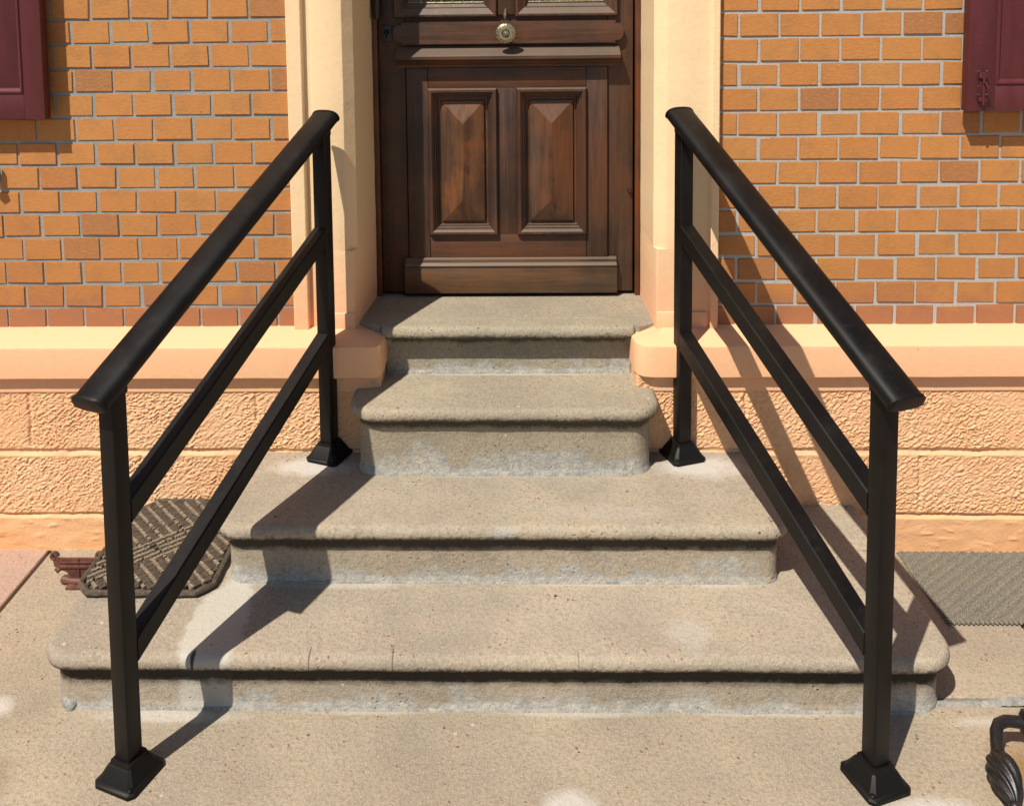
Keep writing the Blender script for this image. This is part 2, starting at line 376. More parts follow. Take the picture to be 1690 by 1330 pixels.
# brick wall -------------------------------------------------------
ZB, CH, BP = .7283, .0738, .12
wall = box('brick_wall', -3.2, -.60, .0018, .30, .30, 2.75, M_MORTAR, house, 0); wall['label'] = 'brick wall left of the door'
wallr = box('brick_wall', .60, 3.2, .0018, .30, .30, 2.75, M_MORTAR, house, 0); wallr['label'] = 'brick wall right of the door'
def brick_mesh(wd, h, seed):
    rr = random.Random(seed); bm = bmesh.new(); d = .02
    add_box(bm, -wd/2, wd/2, -d/2, d/2, -h/2, h/2)
    for v in bm.verts:
        v.co.x += rr.uniform(-.0015, .0015); v.co.z += rr.uniform(-.0014, .0014)
    es = [e for e in bm.edges if all(v.co.y < 0 for v in e.verts)]
    bmesh.ops.bevel(bm, geom=es, offset=.0018+rr.random()*.0014, segments=2, affect='EDGES')
    bmesh.ops.recalc_face_normals(bm, faces=bm.faces)
    me = bpy.data.meshes.new('brick'); bm.to_mesh(me); bm.free(); me.materials.append(M_BRICK)
    for p in me.polygons: p.use_smooth = False
    return me
JT, JV = .0080, .0074
BM = [brick_mesh(BP-JV, CH-JT, i) for i in range(12)]
cache = {}
def lay(parent, xa, xb, u0, side):
    """header courses between xa and xb; joint u0 on even rows"""
    rest = bmesh.new(); nrest = 0
    for k in range(-1, 27):
        z0 = ZB+k*CH+JT/2; z1 = ZB+(k+1)*CH-JT/2
        if k == -1: z0 = .655
        off = 0 if (k % 2 == 0) == (side > 0 or True) else BP/2
        if side > 0: off = 0 if k % 2 == 0 else BP/2
        s = u0+off; n0 = int(math.floor((xa-s)/BP))-1
        for j in range(n0, n0+40):
            rr = random.Random(k*1000+j*7+side)
            x0 = s+j*BP+JV/2+rr.uniform(-.0017, .0017); x1 = s+(j+1)*BP-JV/2+rr.uniform(-.0017, .0017)
            x0 = max(x0, xa); x1 = min(x1, xb)
            if x1-x0 < .012: continue
            dy = rr.uniform(-.0012, .0012); dz = rr.uniform(-.0009, .0009)
            vis = (abs((x0+x1)/2) < 1.60) and z0 < 1.70
            cx, cz = (x0+x1)/2, (z0+z1)/2
            if vis:
                full = abs((x1-x0)-(BP-JV)) < .006 and k >= 0
                if full: me = BM[rr.randrange(len(BM))]
                else: me = brick_mesh(x1-x0, z1-z0, k*31+j)
                o = bpy.data.objects.new('brick', me); COL.objects.link(o); o.parent = parent
                o.location = Vector((cx, .0085+dy, cz+dz))-ORG[parent.name]
                o.rotation_euler = (0, rr.uniform(-.006, .006), 0)
            else:
                add_box(rest, x0, x1, -.0015+dy, .0185+dy, z0, z1); nrest += 1
    o = finish(rest, 'outer_brickwork', M_BRICK, parent); o['kind'] = 'stuff'
lay(wall, -3.18, -.652, .2491-1.5, -1)
lay(wallr, .628, 3.18, -.0088+.7+.06, 1)

# plinth -----------------------------------------------------------
def plinth(x0, x1, inner, label):
    """rough rendered plinth; real relief. inner = the x of the end beside the steps"""
    bm = bmesh.new(); add_box(bm, min(x0, x1), max(x0, x1), -.074, .30, -.1, .60)
    p = finish(bm, 'plinth', M_RENDER, house); p['label'] = label
    step = .0026; zt = .572
    vx0, vx1 = (-1.72, inner) if inner < 0 else (inner, 1.72)
    nx = int((vx1-vx0)/step); nz = int(zt/step)
    vjl = [(-.763, .41, .53), (-1.12, .13, .30), (-1.45, .33, .50)] if inner < 0 else [(.70, .34, .50), (1.22, .13, .30), (1.60, .33, .5)]
    def relief(x, z):
        wob = .004*noise.noise(Vector((x*9, 3, 0)))+.002*noise.noise(Vector((x*40, 8, 0)))
        zz = z+wob
        def band(a, b, s=.006): return max(0, min(1, (zz-a)/s))*max(0, min(1, (b-zz)/s))
        rough = band(.120, .300, .008)+band(.321, .60, .008)
        e = min(abs(x-inner)/.03, 1)
        edge_crumble = 1-e
        slope = x*38+z*75
        q = Vector((x*92+z*46, z*190-x*40, 0)); wv = noise.noise(Vector((x*60, z*60, 5)))*2.2
        r1 = noise.noise(q+Vector((wv, wv, 0))); r2 = noise.noise(q*1.9+Vector((4, 9, 2)))
        r3 = noise.noise(Vector((x*330, z*330, 1)))
        vary = .75+.5*noise.noise(Vector((x*5, z*7, 21))); h = vary*(.0037*max(-.6, r1*1.8)+.0024*r2)+.0006*r3
        sm = .0016*noise.noise(Vector((x*18, z*40, 4)))+.0005*r3+.0022*max(0, noise.noise(Vector((x*24, z*60, 14)))-.2)*2
        r = rough*h+(1-rough)*(sm+.001)
        for jz, hw in ((.1135, .0045), (.3135, .0055)):
            d = abs(zz-jz)
            if d < hw*2: r -= .010*max(0, 1-d/(hw*2))**.7*(.75+.5*noise.noise(Vector((x*12, jz, 2))))
        for jx, a, b in vjl:
            if a < z < b:
                d = abs(x-jx-.004*noise.noise(Vector((z*20, jx, 0))))
                if d < .008: r -= .005*(1-d/.008)
        r += edge_crumble*.008*noise.noise(Vector((x*40, z*35, 3)))
        return r
    verts = []
    for j in range(nz+1):
        z = zt*j/nz; row = []
        for i in range(nx+1):
            x = vx0+(vx1-vx0)*i/nx
            y = -.088-relief(x, z)
            if z > .545: y = -.088
            row.append(bm2.verts.new((x, y, z-.002))) if False else row.append((x, y, z-.002))
        verts.append(row)
    # fold the end beside the steps back into the wall
    me = bpy.data.meshes.new('rough_render')
    V = []; Fc = []
    cols = nx+1
    extra = [(.0, 0.0)]
    for row in verts:
        xe = inner; s = -1 if inner < 0 else 1
        back = [(inner-s*(.002+.003*noise.noise(Vector((row[0][2]*50, 1, 0)))), -.082, row[0][2]), (inner-s*.003, -.03, row[0][2]), (inner-s*.003, .10, row[0][2])]
        full = row+back if inner < 0 else back[::-1]+row
        V += full
    cols = nx+1+3
    for j in range(nz):
        for i in range(cols-1):
            a = j*cols+i; Fc.append((a, a+1, a+cols+1, a+cols))
    me.from_pydata(V, [], Fc)
    for pl in me.polygons: pl.use_smooth = True
    me.set_sharp_from_angle(angle=math.radians(70))
    o = put('rough_render', me, M_RENDER, p)
    # coarse continuation outside the frame
    xo = (-3.2, -1.72) if inner < 0 else (1.72, 3.2)
    box('outer_render', xo[0], xo[1], -.09, -.07, 0, .56, M_RENDER, p, 0)
plinth(-3.2, -.392, -.388, 'rough peach plinth left of the steps')
plinth(3.2, .384, .380, 'rough peach plinth right of the steps')

# sill moulding: profile in (y, z), mitred back into the doorway ----
def sill(inner, outer, label):
    s = 1 if inner < 0 else -1       # direction towards the doorway
    prof = [(0.006, .50), (-.092, .50), (-.092, .545), (-.1105, .5475), (-.1145, .551), (-.1150, .636), (-.1135, .6425), (-.108, .6455), (.006, .669)]
    bm = bmesh.new()
    def ring(kind, t=0):
        out = []
        for y, z in prof:
            d = -y
            out.append((d, z))
        return out
    rings = []
    n = 60
    for i in range(n+1):
        x = outer+(inner-s*.10-outer)*i/n
        w_ = .0009*noise.noise(Vector((x*6, 1, 2)))+.0004*noise.noise(Vector((x*40, 1, 2)))
        rings.append([Vector((x, -d+w_*(1 if d > .05 else 0), z+w_)) for d, z in ring(0)])
    # corner: centre of turn is at (inner - s*(.0), y=0) ; front depth d -> side offset
    R = .045
    # quarter turn around the point (inner - s*.10 .. ) so that the return face ends at x = inner
    cxr = inner-s*.115; 
    for k in range(1, 9):
        a = math.pi/2*k/8
        rg = []
        for d, z in ring(0):
            # superellipse corner gives a tight, worn edge
            ca, sa = math.cos(a), math.sin(a); e_ = .24 if inner < 0 else .42
            xx = d*(abs(sa)**e_); yy = d*(abs(ca)**e_)
            rg.append(Vector((cxr+s*xx, -yy, z)))
        rings.append(rg)
    rings.append([Vector((cxr+s*d, .06, z)) for d, z in ring(0)])
    rings.append([Vector((cxr+s*d, .26, z)) for d, z in ring(0)])
    add_loft(bm, rings)
    o = finish(bm, 'sill_moulding', M_SILL, house, 25); o['label'] = label
    return o
sill(-.378, -3.2, 'smooth peach moulding above the plinth, left of the steps')
sill(.370, 3.2, 'smooth peach moulding above the plinth, right of the steps')

# door surround ----------------------------------------------------
def surround(s, prof_hi, prof_lo, label):
    bm = bmesh.new()
    for prof, z0, z1 in ((prof_lo, .60, .905), (prof_hi, .905, 2.45)):
        n = 50
        for a, b in zip(prof[:-1], prof[1:]):
            pass
        rings = []
        for i in range(n+1):
            z = z0+(z1-z0)*i/n
            wz = .0012*noise.noise(Vector((z*14, s, 2)))+.0006*noise.noise(Vector((z*60, s, 5)))
            rings.append([Vector((s*(x+(wz if x < .5 else 0)), y+wz*.5, z)) for x, y in prof])
        add_loft(bm, rings)
    o = finish(bm, 'door_surround', M_SURR, house, 25); o['label'] = label
    return o
hiL = [(.656, .02), (.656, -.020), (.6535, -.022), (.6135, -.022), (.611, -.020), (.608, -.004), (.590, -.003), (.584, -.010), (.580, -.0115), (.495, -.0115), (.491, -.010), (.463, .020), (.444, .262), (.444, .30), (.656, .30)]
loL = hiL[:10]+[(.474, -.0115), (.471, -.009), (.463, .020)]+hiL[12:]
hiL = hiL[:11]+hiL[11:]
sl_ = surround(-1, hiL, loL, 'cream plaster pilaster left of the door')
hiR = [(.632, .02), (.632, -.020), (.6295, -.022), (.6115, -.022), (.609, -.020), (.606, -.0105), (.588, -.010), (.560, -.0115), (.480, -.0115), (.476, -.010), (.443, .018), (.441, .262), (.441, .30), (.632, .30)]
loR = hiR[:8]+[(.452, -.0115), (.449, -.009), (.443, .018)]+hiR[11:]
sr_ = surround(1, hiR, loR, 'cream plaster pilaster right of the door')
for par, x0, x1 in ((sl_, -.587, -.470), (sr_, .448, .600)):
    bm = bmesh.new(); add_box(bm, x0, x1, -.0175, .01, .62, .712, .003)
    finish(bm, 'base_block', M_SURR, par)
box('lintel', -.66, .64, -.02, .30, 2.453, 2.75, M_SURR, house, .004)

# ------------------------------------------------------------------ the door
door = empty('door', (0, .276, .672)); door.parent = house; door.location = (0, .276, .672)
door['label'] = 'dark carved oak front door'
YD = .276
box('backing', -.46, .46, YD+.045, YD+.06, .60, 2.44, M_DARK, door, 0)
box('frame_bead', -.4445, -.426, YD-.012, YD+.05, .66, 2.44, M_WR, door, .003)
box('frame_bead', .4235, .4408, YD-.012, YD+.05, .66, 2.44, M_WR, door, .003)
box('stile', -.424, -.336, YD+.000, YD+.04, .682, 2.36, M_WS, door, .002)
box('stile', .3345, .4165, YD+.000, YD+.04, .682, 2.36, M_WV, door, .002)
box('top_rail', -.424, .4165, YD+.001, YD+.04, 2.363, 2.43, M_WH, door, .002)
# lower framing, slightly proud
yf = YD-.010
box('panel_stile', -.333, -.262, yf, YD+.03, .775, 1.440, M_WV, door, .0018)
box('panel_stile', .262, .3315, yf, YD+.03, .775, 1.440, M_WV, door, .0018)
box('panel_stile', -.033, .031, yf, YD+.03, .8805, 1.3725, M_WV, door, .0012)
box('panel_rail', -.2605, .2605, yf, YD+.03, 1.373, 1.440, M_WH, door, .0012)
box('panel_rail', -.2605, .2605, yf, YD+.03, .775, .880, M_WH, door, .0012)
for x0, x1 in ((-.2625, -.0325), (.0305, .2625)):
    frame_moulding('panel_moulding', x0, x1, .880, 1.373,
        [(0, yf+.001), (.001, yf-.010), (.005, yf-.0155), (.012, yf-.0155), (.018, yf-.009), (.020, yf-.002), (.024, yf-.002), (.027, yf+.008), (.031, yf+.008), (.033, yf+.018), (.034, yf+.022)], M_WV, door)
    i = .036; a0, a1, b0, b1 = x0+i, x1-i, .880+i, 1.373-i
    bm = bmesh.new(); yb, yt = yf+.020, yf-.010
    fl = .009
    rings = [[Vector((a0-.01, yb, b0-.01)), Vector((a1+.01, yb, b0-.01)), Vector((a1+.01, yb, b1+.01)), Vector((a0-.01, yb, b1+.01))],
             [Vector((a0+fl-.004, yb-.001, b0+fl-.004)), Vector((a1-fl+.004, yb-.001, b0+fl-.004)), Vector((a1-fl+.004, yb-.001, b1-fl+.004)), Vector((a0+fl-.004, yb-.001, b1-fl+.004))],
             [Vector((a0+fl, yb-.009, b0+fl)), Vector((a1-fl, yb-.009, b0+fl)), Vector((a1-fl, yb-.009, b1-fl)), Vector((a0+fl, yb-.009, b1-fl))]]
    R = add_loft(bm, rings, True, False)[-1]
    xm = (a0+a1)/2; hz = .074
    lo = bm.verts.new((xm, yt, b0+fl+hz)); hi = bm.verts.new((xm, yt, b1-fl-hz))
    bm.faces.new((R[0], R[1], lo)); bm.faces.new((R[1], R[2], hi, lo)); bm.faces.new((R[2], R[3], hi)); bm.faces.new((R[3], R[0], lo, hi))
    finish(bm, 'raised_panel', M_WP if x0 < -.1 else M_WP2, door, 4)
# kick board with moulding on top
box('kick_board', -.348, .362, YD-.028, YD+.02, .684, .772, M_WK, door, .003)
bm = bmesh.new()
prof = [(YD+.02, .7725), (YD-.029, .7725), (YD-.031, .779), (YD-.024, .787), (YD-.020, .788), (YD-.019, .797), (YD-.012, .802), (YD+.02, .802)]
add_loft(bm, [[Vector((x, y, z)) for y, z in prof] for x in (-.346, .360)]); finish(bm, 'kick_moulding', M_WK, door, 20)
# drip moulding
bm = bmesh.new()
prof = [(YD+.01, 1.441), (YD-.012, 1.442), (YD-.014, 1.450), (YD-.022, 1.454), (YD-.030, 1.462), (YD-.044, 1.466), (YD-.050, 1.470), (YD-.050, 1.480), (YD-.046, 1.484), (YD-.012, 1.504), (YD-.004, 1.512), (YD+.01, 1.512)]
rings = []
for x, k in ((-.331, 0), (-.362, 1), (.370, 1), (.333, 0)):
    rings.append([Vector((x if k else x*1.0, (y if k else YD-.010+(y-(YD-.010))*.02 if y < YD-.010 else y), z)) for y, z in prof])
add_loft(bm, rings); finish(bm, 'drip_moulding', M_WH, door, 20)
# lock rail with rounded ends
def lobed(x0, x1, z0, z1, nt=.020):
    zc = (z0+z1)/2; r = (z1-z0)/2-.009; pts = []
    pts += [(x0+nt, z0), (x1-nt, z0), (x1-nt, zc-r)]
    pts += [(x1-nt+.010+(r*.62)*math.sin(a), zc-r*math.cos(a)) for a in [math.pi*k/14 for k in range(15)]]
    pts += [(x1-nt, zc+r), (x1-nt, z1), (x0+nt, z1), (x0+nt, zc+r)]
    pts += [(x0+nt-.010-(r*.62)*math.sin(a), zc+r*math.cos(a)) for a in [math.pi*k/14 for k in range(15)]]
    pts += [(x0+nt, zc-r)]
    return pts
bm = bmesh.new()
P0 = lobed(-.366, .378, 1.517, 1.592)
add_loft(bm, [[Vector((x, yy, z)) for x, z in P0] for yy in (YD+.02, YD-.016)])
add_loft(bm, [[Vector((x*.994, yy, 1.5545+(z-1.5545)*.93)) for x, z in P0] for yy in (YD-.015, YD-.0195)])
finish(bm, 'lock_rail', M_WH, door, 30)
box('lock_rail_backing', -.335, .333, YD+.004, YD+.035, 1.5135, 1.612, M_WS, door, 0)
# upper glazed part
box('glazing_bar', -.030, .028, YD-.006, YD+.03, 1.613, 2.36, M_WV, door, .002)
for x0, x1 in ((-.372, -.0305), (.0285, .366)):
    frame_moulding('glazing_moulding', x0, x1, 1.606, 2.34,
        [(0, YD+.02), (0, YD-.012), (.004, YD-.018), (.010, YD-.018), (.030, YD-.002), (.033, YD-.002), (.034, YD+.006), (.044, YD+.012), (.044, YD+.03)], M_WV, door)
    g = box('glass_pane', x0+.043, x1-.043, YD+.026, YD+.030, 1.645, 2.30, M_GLASS, door, 0)
    bm = bmesh.new()
    for k in range(7):
        xx = x0+.065+k*(x1-x0-.13)/6
        pts = [Vector((xx+.018*math.cos(a)*(1-a/9), YD+.016, 1.676+.020*math.sin(a)*(1-a/9))) for a in [j*.45 for j in range(15)]]
        add_tube(bm, pts, .0035, 6)
        add_tube(bm, [Vector((xx+.024, YD+.016, 1.652)), Vector((xx+.024, YD+.016, 2.295))], .004, 6)
    add_tube(bm, [Vector((x0+.045, YD+.016, 1.655)), Vector((x1-.045, YD+.016, 1.655))], .004, 6)
    gr = finish(bm, 'iron_grille', M_BRASS, g, 60)
# brass knob
def lathe(bm, prof, axis_o, axis_d, n=28, petals=0, amp=0, mi=0, twist=0):
    d = Vector(axis_d).normalized(); a = d.orthogonal().normalized(); b = d.cross(a); rings = []
    for q, (h, r) in enumerate(prof):
        ring = []
        for k in range(n):
            th = 2*math.pi*k/n; rr = r*(1+amp*math.cos(petals*(th+twist*h))) if petals else r
            ring.append(Vector(axis_o)+d*h+(a*math.cos(th)+b*math.sin(th))*rr)
        rings.append(ring)
    add_loft(bm, rings, mi=mi)
bm = bmesh.new(); K = Vector((-.002, YD-.018, 1.554)); D = (0, -1, 0)
lathe(bm, [(0, .026), (.004, .026), (.006, .022), (.008, .012), (.030, .010), (.034, .018)], K, D)
lathe(bm, [(.033, .022), (.035, .0300), (.039, .0335), (.044, .033), (.048, .0295), (.050, .025)], K, D, 72, 18, .022)
lathe(bm, [(.049, .027), (.053, .023), (.0535, .013), (.050, .012)], K, D, 48, 12, .04)
lathe(bm, [(.048, .011), (.051, .0105), (.0535, .010), (.0535, .006), (.056, .006), (.060, .004), (.061, .0012)], K, D)
finish(bm, 'door_knob', M_BRASS, door, 40)
bm = bmesh.new(); add_tube(bm, [Vector((-.004, YD-.012, 1.60)), Vector((-.004, YD-.016, 1.615)), Vector((-.002, YD-.016, 1.636))], [.004, .006, .002], 10)
finish(bm, 'knob_finial', M_BRASS, door, 40)
kp = box('keyhole_plate', -.415, -.378, YD-.006, YD+.001, 1.530, 1.582, M_IRON, door, .002)
bm = bmesh.new(); lathe(bm, [(0, .010), (.004, .010), (.0045, .005)], (-.396, YD-.0055, 1.560), D); add_box(bm, -.3985, -.3935, YD-.010, YD-.005, 1.541, 1.556)
finish(bm, 'keyhole', M_DARK, kp)
bm = bmesh.new(); add_tube(bm, [Vector((-.424, YD-.028, z)) for z in (1.60, 1.606, 1.612, 1.9, 1.906, 1.912)], [.004, .010, .012, .012, .010, .004], 12)
finish(bm, 'bolt_bar', M_IRON, door)
bm = bmesh.new(); lathe(bm, [(0, .006), (.006, .0065), (.011, .0045), (.0125, .001)], (.405, YD-.001, 1.023), D, 12)
finish(bm, 'stud', M_IRON, door)
box('door_sill_strip', -.36, .37, YD-.004, YD+.04, .667, .681, M_DARK, door, 0)

# ------------------------------------------------------------------ shutters
def shutter(xin, s, label, sw=.078):
    """xin = edge nearer the door; s = -1 extends to the left"""
    sh = empty('shutter', (xin+s*.25, -.03, 1.3)); sh.parent = house; sh['label'] = label
    def bx(n, a, b, y0, y1, z0, z1, bev=.002):
        x0, x1 = sorted((xin+s*a, xin+s*b)); return box(n, x0, x1, y0, y1, z0, z1, M_SHUT, sh, bev)
    bx('stile', 0, sw, -.062, -.027, 1.322, 2.50, .0012); bx('stile', .462, .54, -.062, -.027, 1.322, 2.50, .0012)
    bx('bottom_rail', sw+.0003, .4617, -.0619, -.0275, 1.3223, 1.400, .0006); bx('top_rail', .0785, .4615, -.0615, -.0275, 2.42, 2.4995)
    x0, x1 = sorted((xin+s*(sw-.001), xin+s*.463))
    frame_moulding('panel_moulding', x0, x1, 1.398, 2.422, [(0, -.060), (.004, -.0655), (.009, -.0655), (.014, -.058), (.018, -.050)], M_SHUT, sh)
    bx('panel', sw+.010, .450, -.051, -.036, 1.41, 2.41, .001)
    return sh
shL = shutter(-1.371, -1, 'maroon shutter at the upper left edge', .060)
shR = shutter(1.336, 1, 'maroon shutter with bolt at the upper right edge')
bm = bmesh.new(); y = -.0625
add_box(bm, 1.368, 1.385, y-.004, y, 1.345, 1.437, .001); add_box(bm, 1.364, 1.391, y-.010, y, 1.350, 1.362, .002); add_box(bm, 1.364, 1.389, y-.010, y, 1.418, 1.428, .002)
add_tube(bm, [Vector((1.377, y-.010, z)) for z in (1.342, 1.35, 1.42, 1.432)], .0042, 10)
add_tube(bm, [Vector((1.377, y-.010, 1.405)), Vector((1.377, y-.026, 1.405)), Vector((1.379, y-.028, 1.392))], .0042, 8)
finish(bm, 'slide_bolt', M_SHUT, shR)
bm = bmesh.new()
for x, z in ((1.3665, 1.440), (1.3885, 1.440), (1.3665, 1.396), (1.3665, 1.372), (1.390, 1.372)):
    lathe(bm, [(0, .0028), (.001, .0026), (.0018, .0008)], (x, y, z), (0, -1, 0), 8)
finish(bm, 'screw_heads', M_STEEL, shR)
bm = bmesh.new()
add_tube(bm, [Vector((-1.574, .02, 1.19)), Vector((-1.574, -.045, 1.19))], .006, 8)
lathe(bm, [(0, .010), (.006, .012), (.012, .004)], (-1.574, -.04, 1.19), (0, -1, 0), 12)
rg = [(x_-.020, z_) for x_, z_ in [(-1.552, 1.232), (-1.541, 1.215), (-1.541, 1.165), (-1.534, 1.142), (-1.552, 1.130), (-1.566, 1.145), (-1.561, 1.17), (-1.561, 1.215)]]
add_loft(bm, [[Vector((x, yy, z)) for x, z in rg] for yy in (-.044, -.038)])
finish(bm, 'shutter_catch', M_IRON, shL)

# ------------------------------------------------------------------ the steps
steps = empty('door_steps', (0, -.35, 0))
tag(steps, 'flight of four worn beige stone steps with rounded nosings leading up to the oak door', 'steps')
def rrect(x0, x1, yfront, yback, r, off, z, nf=90, ns=16, side=1.):
    """outline open at the back: starts back-left, runs along the front to back-right"""
    pts = []; X0, X1, Y0 = x0-off*side, x1+off*side, yfront-off; R = max(r+off*side, .003)
    for i in range(ns+1): pts.append((X0, yback+(Y0+R-yback)*i/ns))
    for k in range(1, 11):
        a = math.pi/2*k/10; pts.append((X0+R-R*math.cos(a), Y0+R-R*math.sin(a)))
    for i in range(1, nf): pts.append((X0+R+(X1-X0-2*R)*i/nf, Y0))
    for k in range(0, 10):
        a = math.pi/2*k/10; pts.append((X1-R+R*math.sin(a), Y0+R-R*math.cos(a)))
    for i in range(ns+1): pts.append((X1, Y0+R+(yback-Y0-R)*i/ns))
    out = []
    for x, y in pts:
        p = Vector((x, y, z))
        a = noise.noise(p*5)*.0026+noise.noise(p*20)*.0009+noise.noise(p*80)*.0003
        out.append(Vector((x+a*.5, y+a, z+noise.noise(Vector((x*3, y*3, 1)))*.0012)))
    return out
def stone_step(i, x0, x1, yr, yback, zb, zt, r, base, label, ov=.027, side=1.):
    bm = bmesh.new()
    lv = [(.004, zb-.03), (.004, zb+.002), (.0005, zb+.012), (0, zb+.02), (0, (zb+zt)/2), (0, zt-.046), (.002, zt-.0415), (ov-.020, zt-.0412)]
    rr = .0200; zc = zt-.0205
    for k in range(0, 9):
        a = -math.pi/2+math.pi*k/8
        lv.append((ov-rr+rr*abs(math.cos(a))**.8, zc+(rr+.0003)*math.sin(a)))
    lv.append((ov-.028, zt))
    rings = [rrect(x0, x1, yr, yback, r, o, z, side=side) for o, z in lv]
    add_loft(bm, rings)
    bmesh.ops.triangulate(bm, faces=[f for f in bm.faces if len(f.verts) > 4])
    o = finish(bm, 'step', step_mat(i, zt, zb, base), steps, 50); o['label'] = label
    return o
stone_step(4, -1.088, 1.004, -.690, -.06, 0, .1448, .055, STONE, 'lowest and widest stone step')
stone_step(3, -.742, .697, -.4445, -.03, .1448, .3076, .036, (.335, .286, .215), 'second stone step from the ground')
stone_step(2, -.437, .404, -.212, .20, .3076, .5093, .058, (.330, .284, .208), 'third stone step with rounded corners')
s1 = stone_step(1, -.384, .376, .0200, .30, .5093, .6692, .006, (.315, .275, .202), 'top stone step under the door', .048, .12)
# threshold: the wide back of the top step between the pilasters
bm = bmesh.new(); n = 40
P = [(-.435, .006), (-.400, -.012), (-.374, .012), (-.33, .05), (.33, .05), (.368, .010), (.395, -.014), (.425, .000), (.470, .03), (.455, .33), (-.46, .33), (-.478, .03)]
add_loft(bm, [[Vector((x, y, z)) for x, y in P] for z in (.60, .6665)]+[[Vector((x*.994, y+(.004 if y < .1 else 0), .6698)) for x, y in P]])
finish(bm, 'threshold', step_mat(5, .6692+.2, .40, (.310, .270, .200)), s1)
# cement fillets where riser meets tread (real, ragged)
for nm, x0, x1, y, z, hw, h in (('cement_fillet', -.36, .35, .0150, .5093, .006, .010), ('cement_fillet', -.36, .33, -.2150, .3076, .006, .010),
                                ('cement_fillet', -.71, .66, -.4480, .1448, .006, .005), ('cement_fillet', -1.05, .96, -.694, .0, .007, .005)):
    ragged_strip(nm, x0, x1, y, z, hw, h, steps, n=150)
bm = bmesh.new()
for k in range(16):
    a = k/16; x = -1.058-.014*math.sin(a*3); z = .0
    c_ = Vector((-1.082+.006*random.random()+.02*a*a*2, -.60-.095*a, .004)); bmesh.ops.create_icosphere(bm, subdivisions=2, radius=.013+.007*random.random(), matrix=Matrix.Translation(c_))
for v in bm.verts: v.co += Vector((1, 1, 1))*.004*noise.noise(v.co*60)
finish(bm, 'cement_lump', M_LIME, steps, 60)

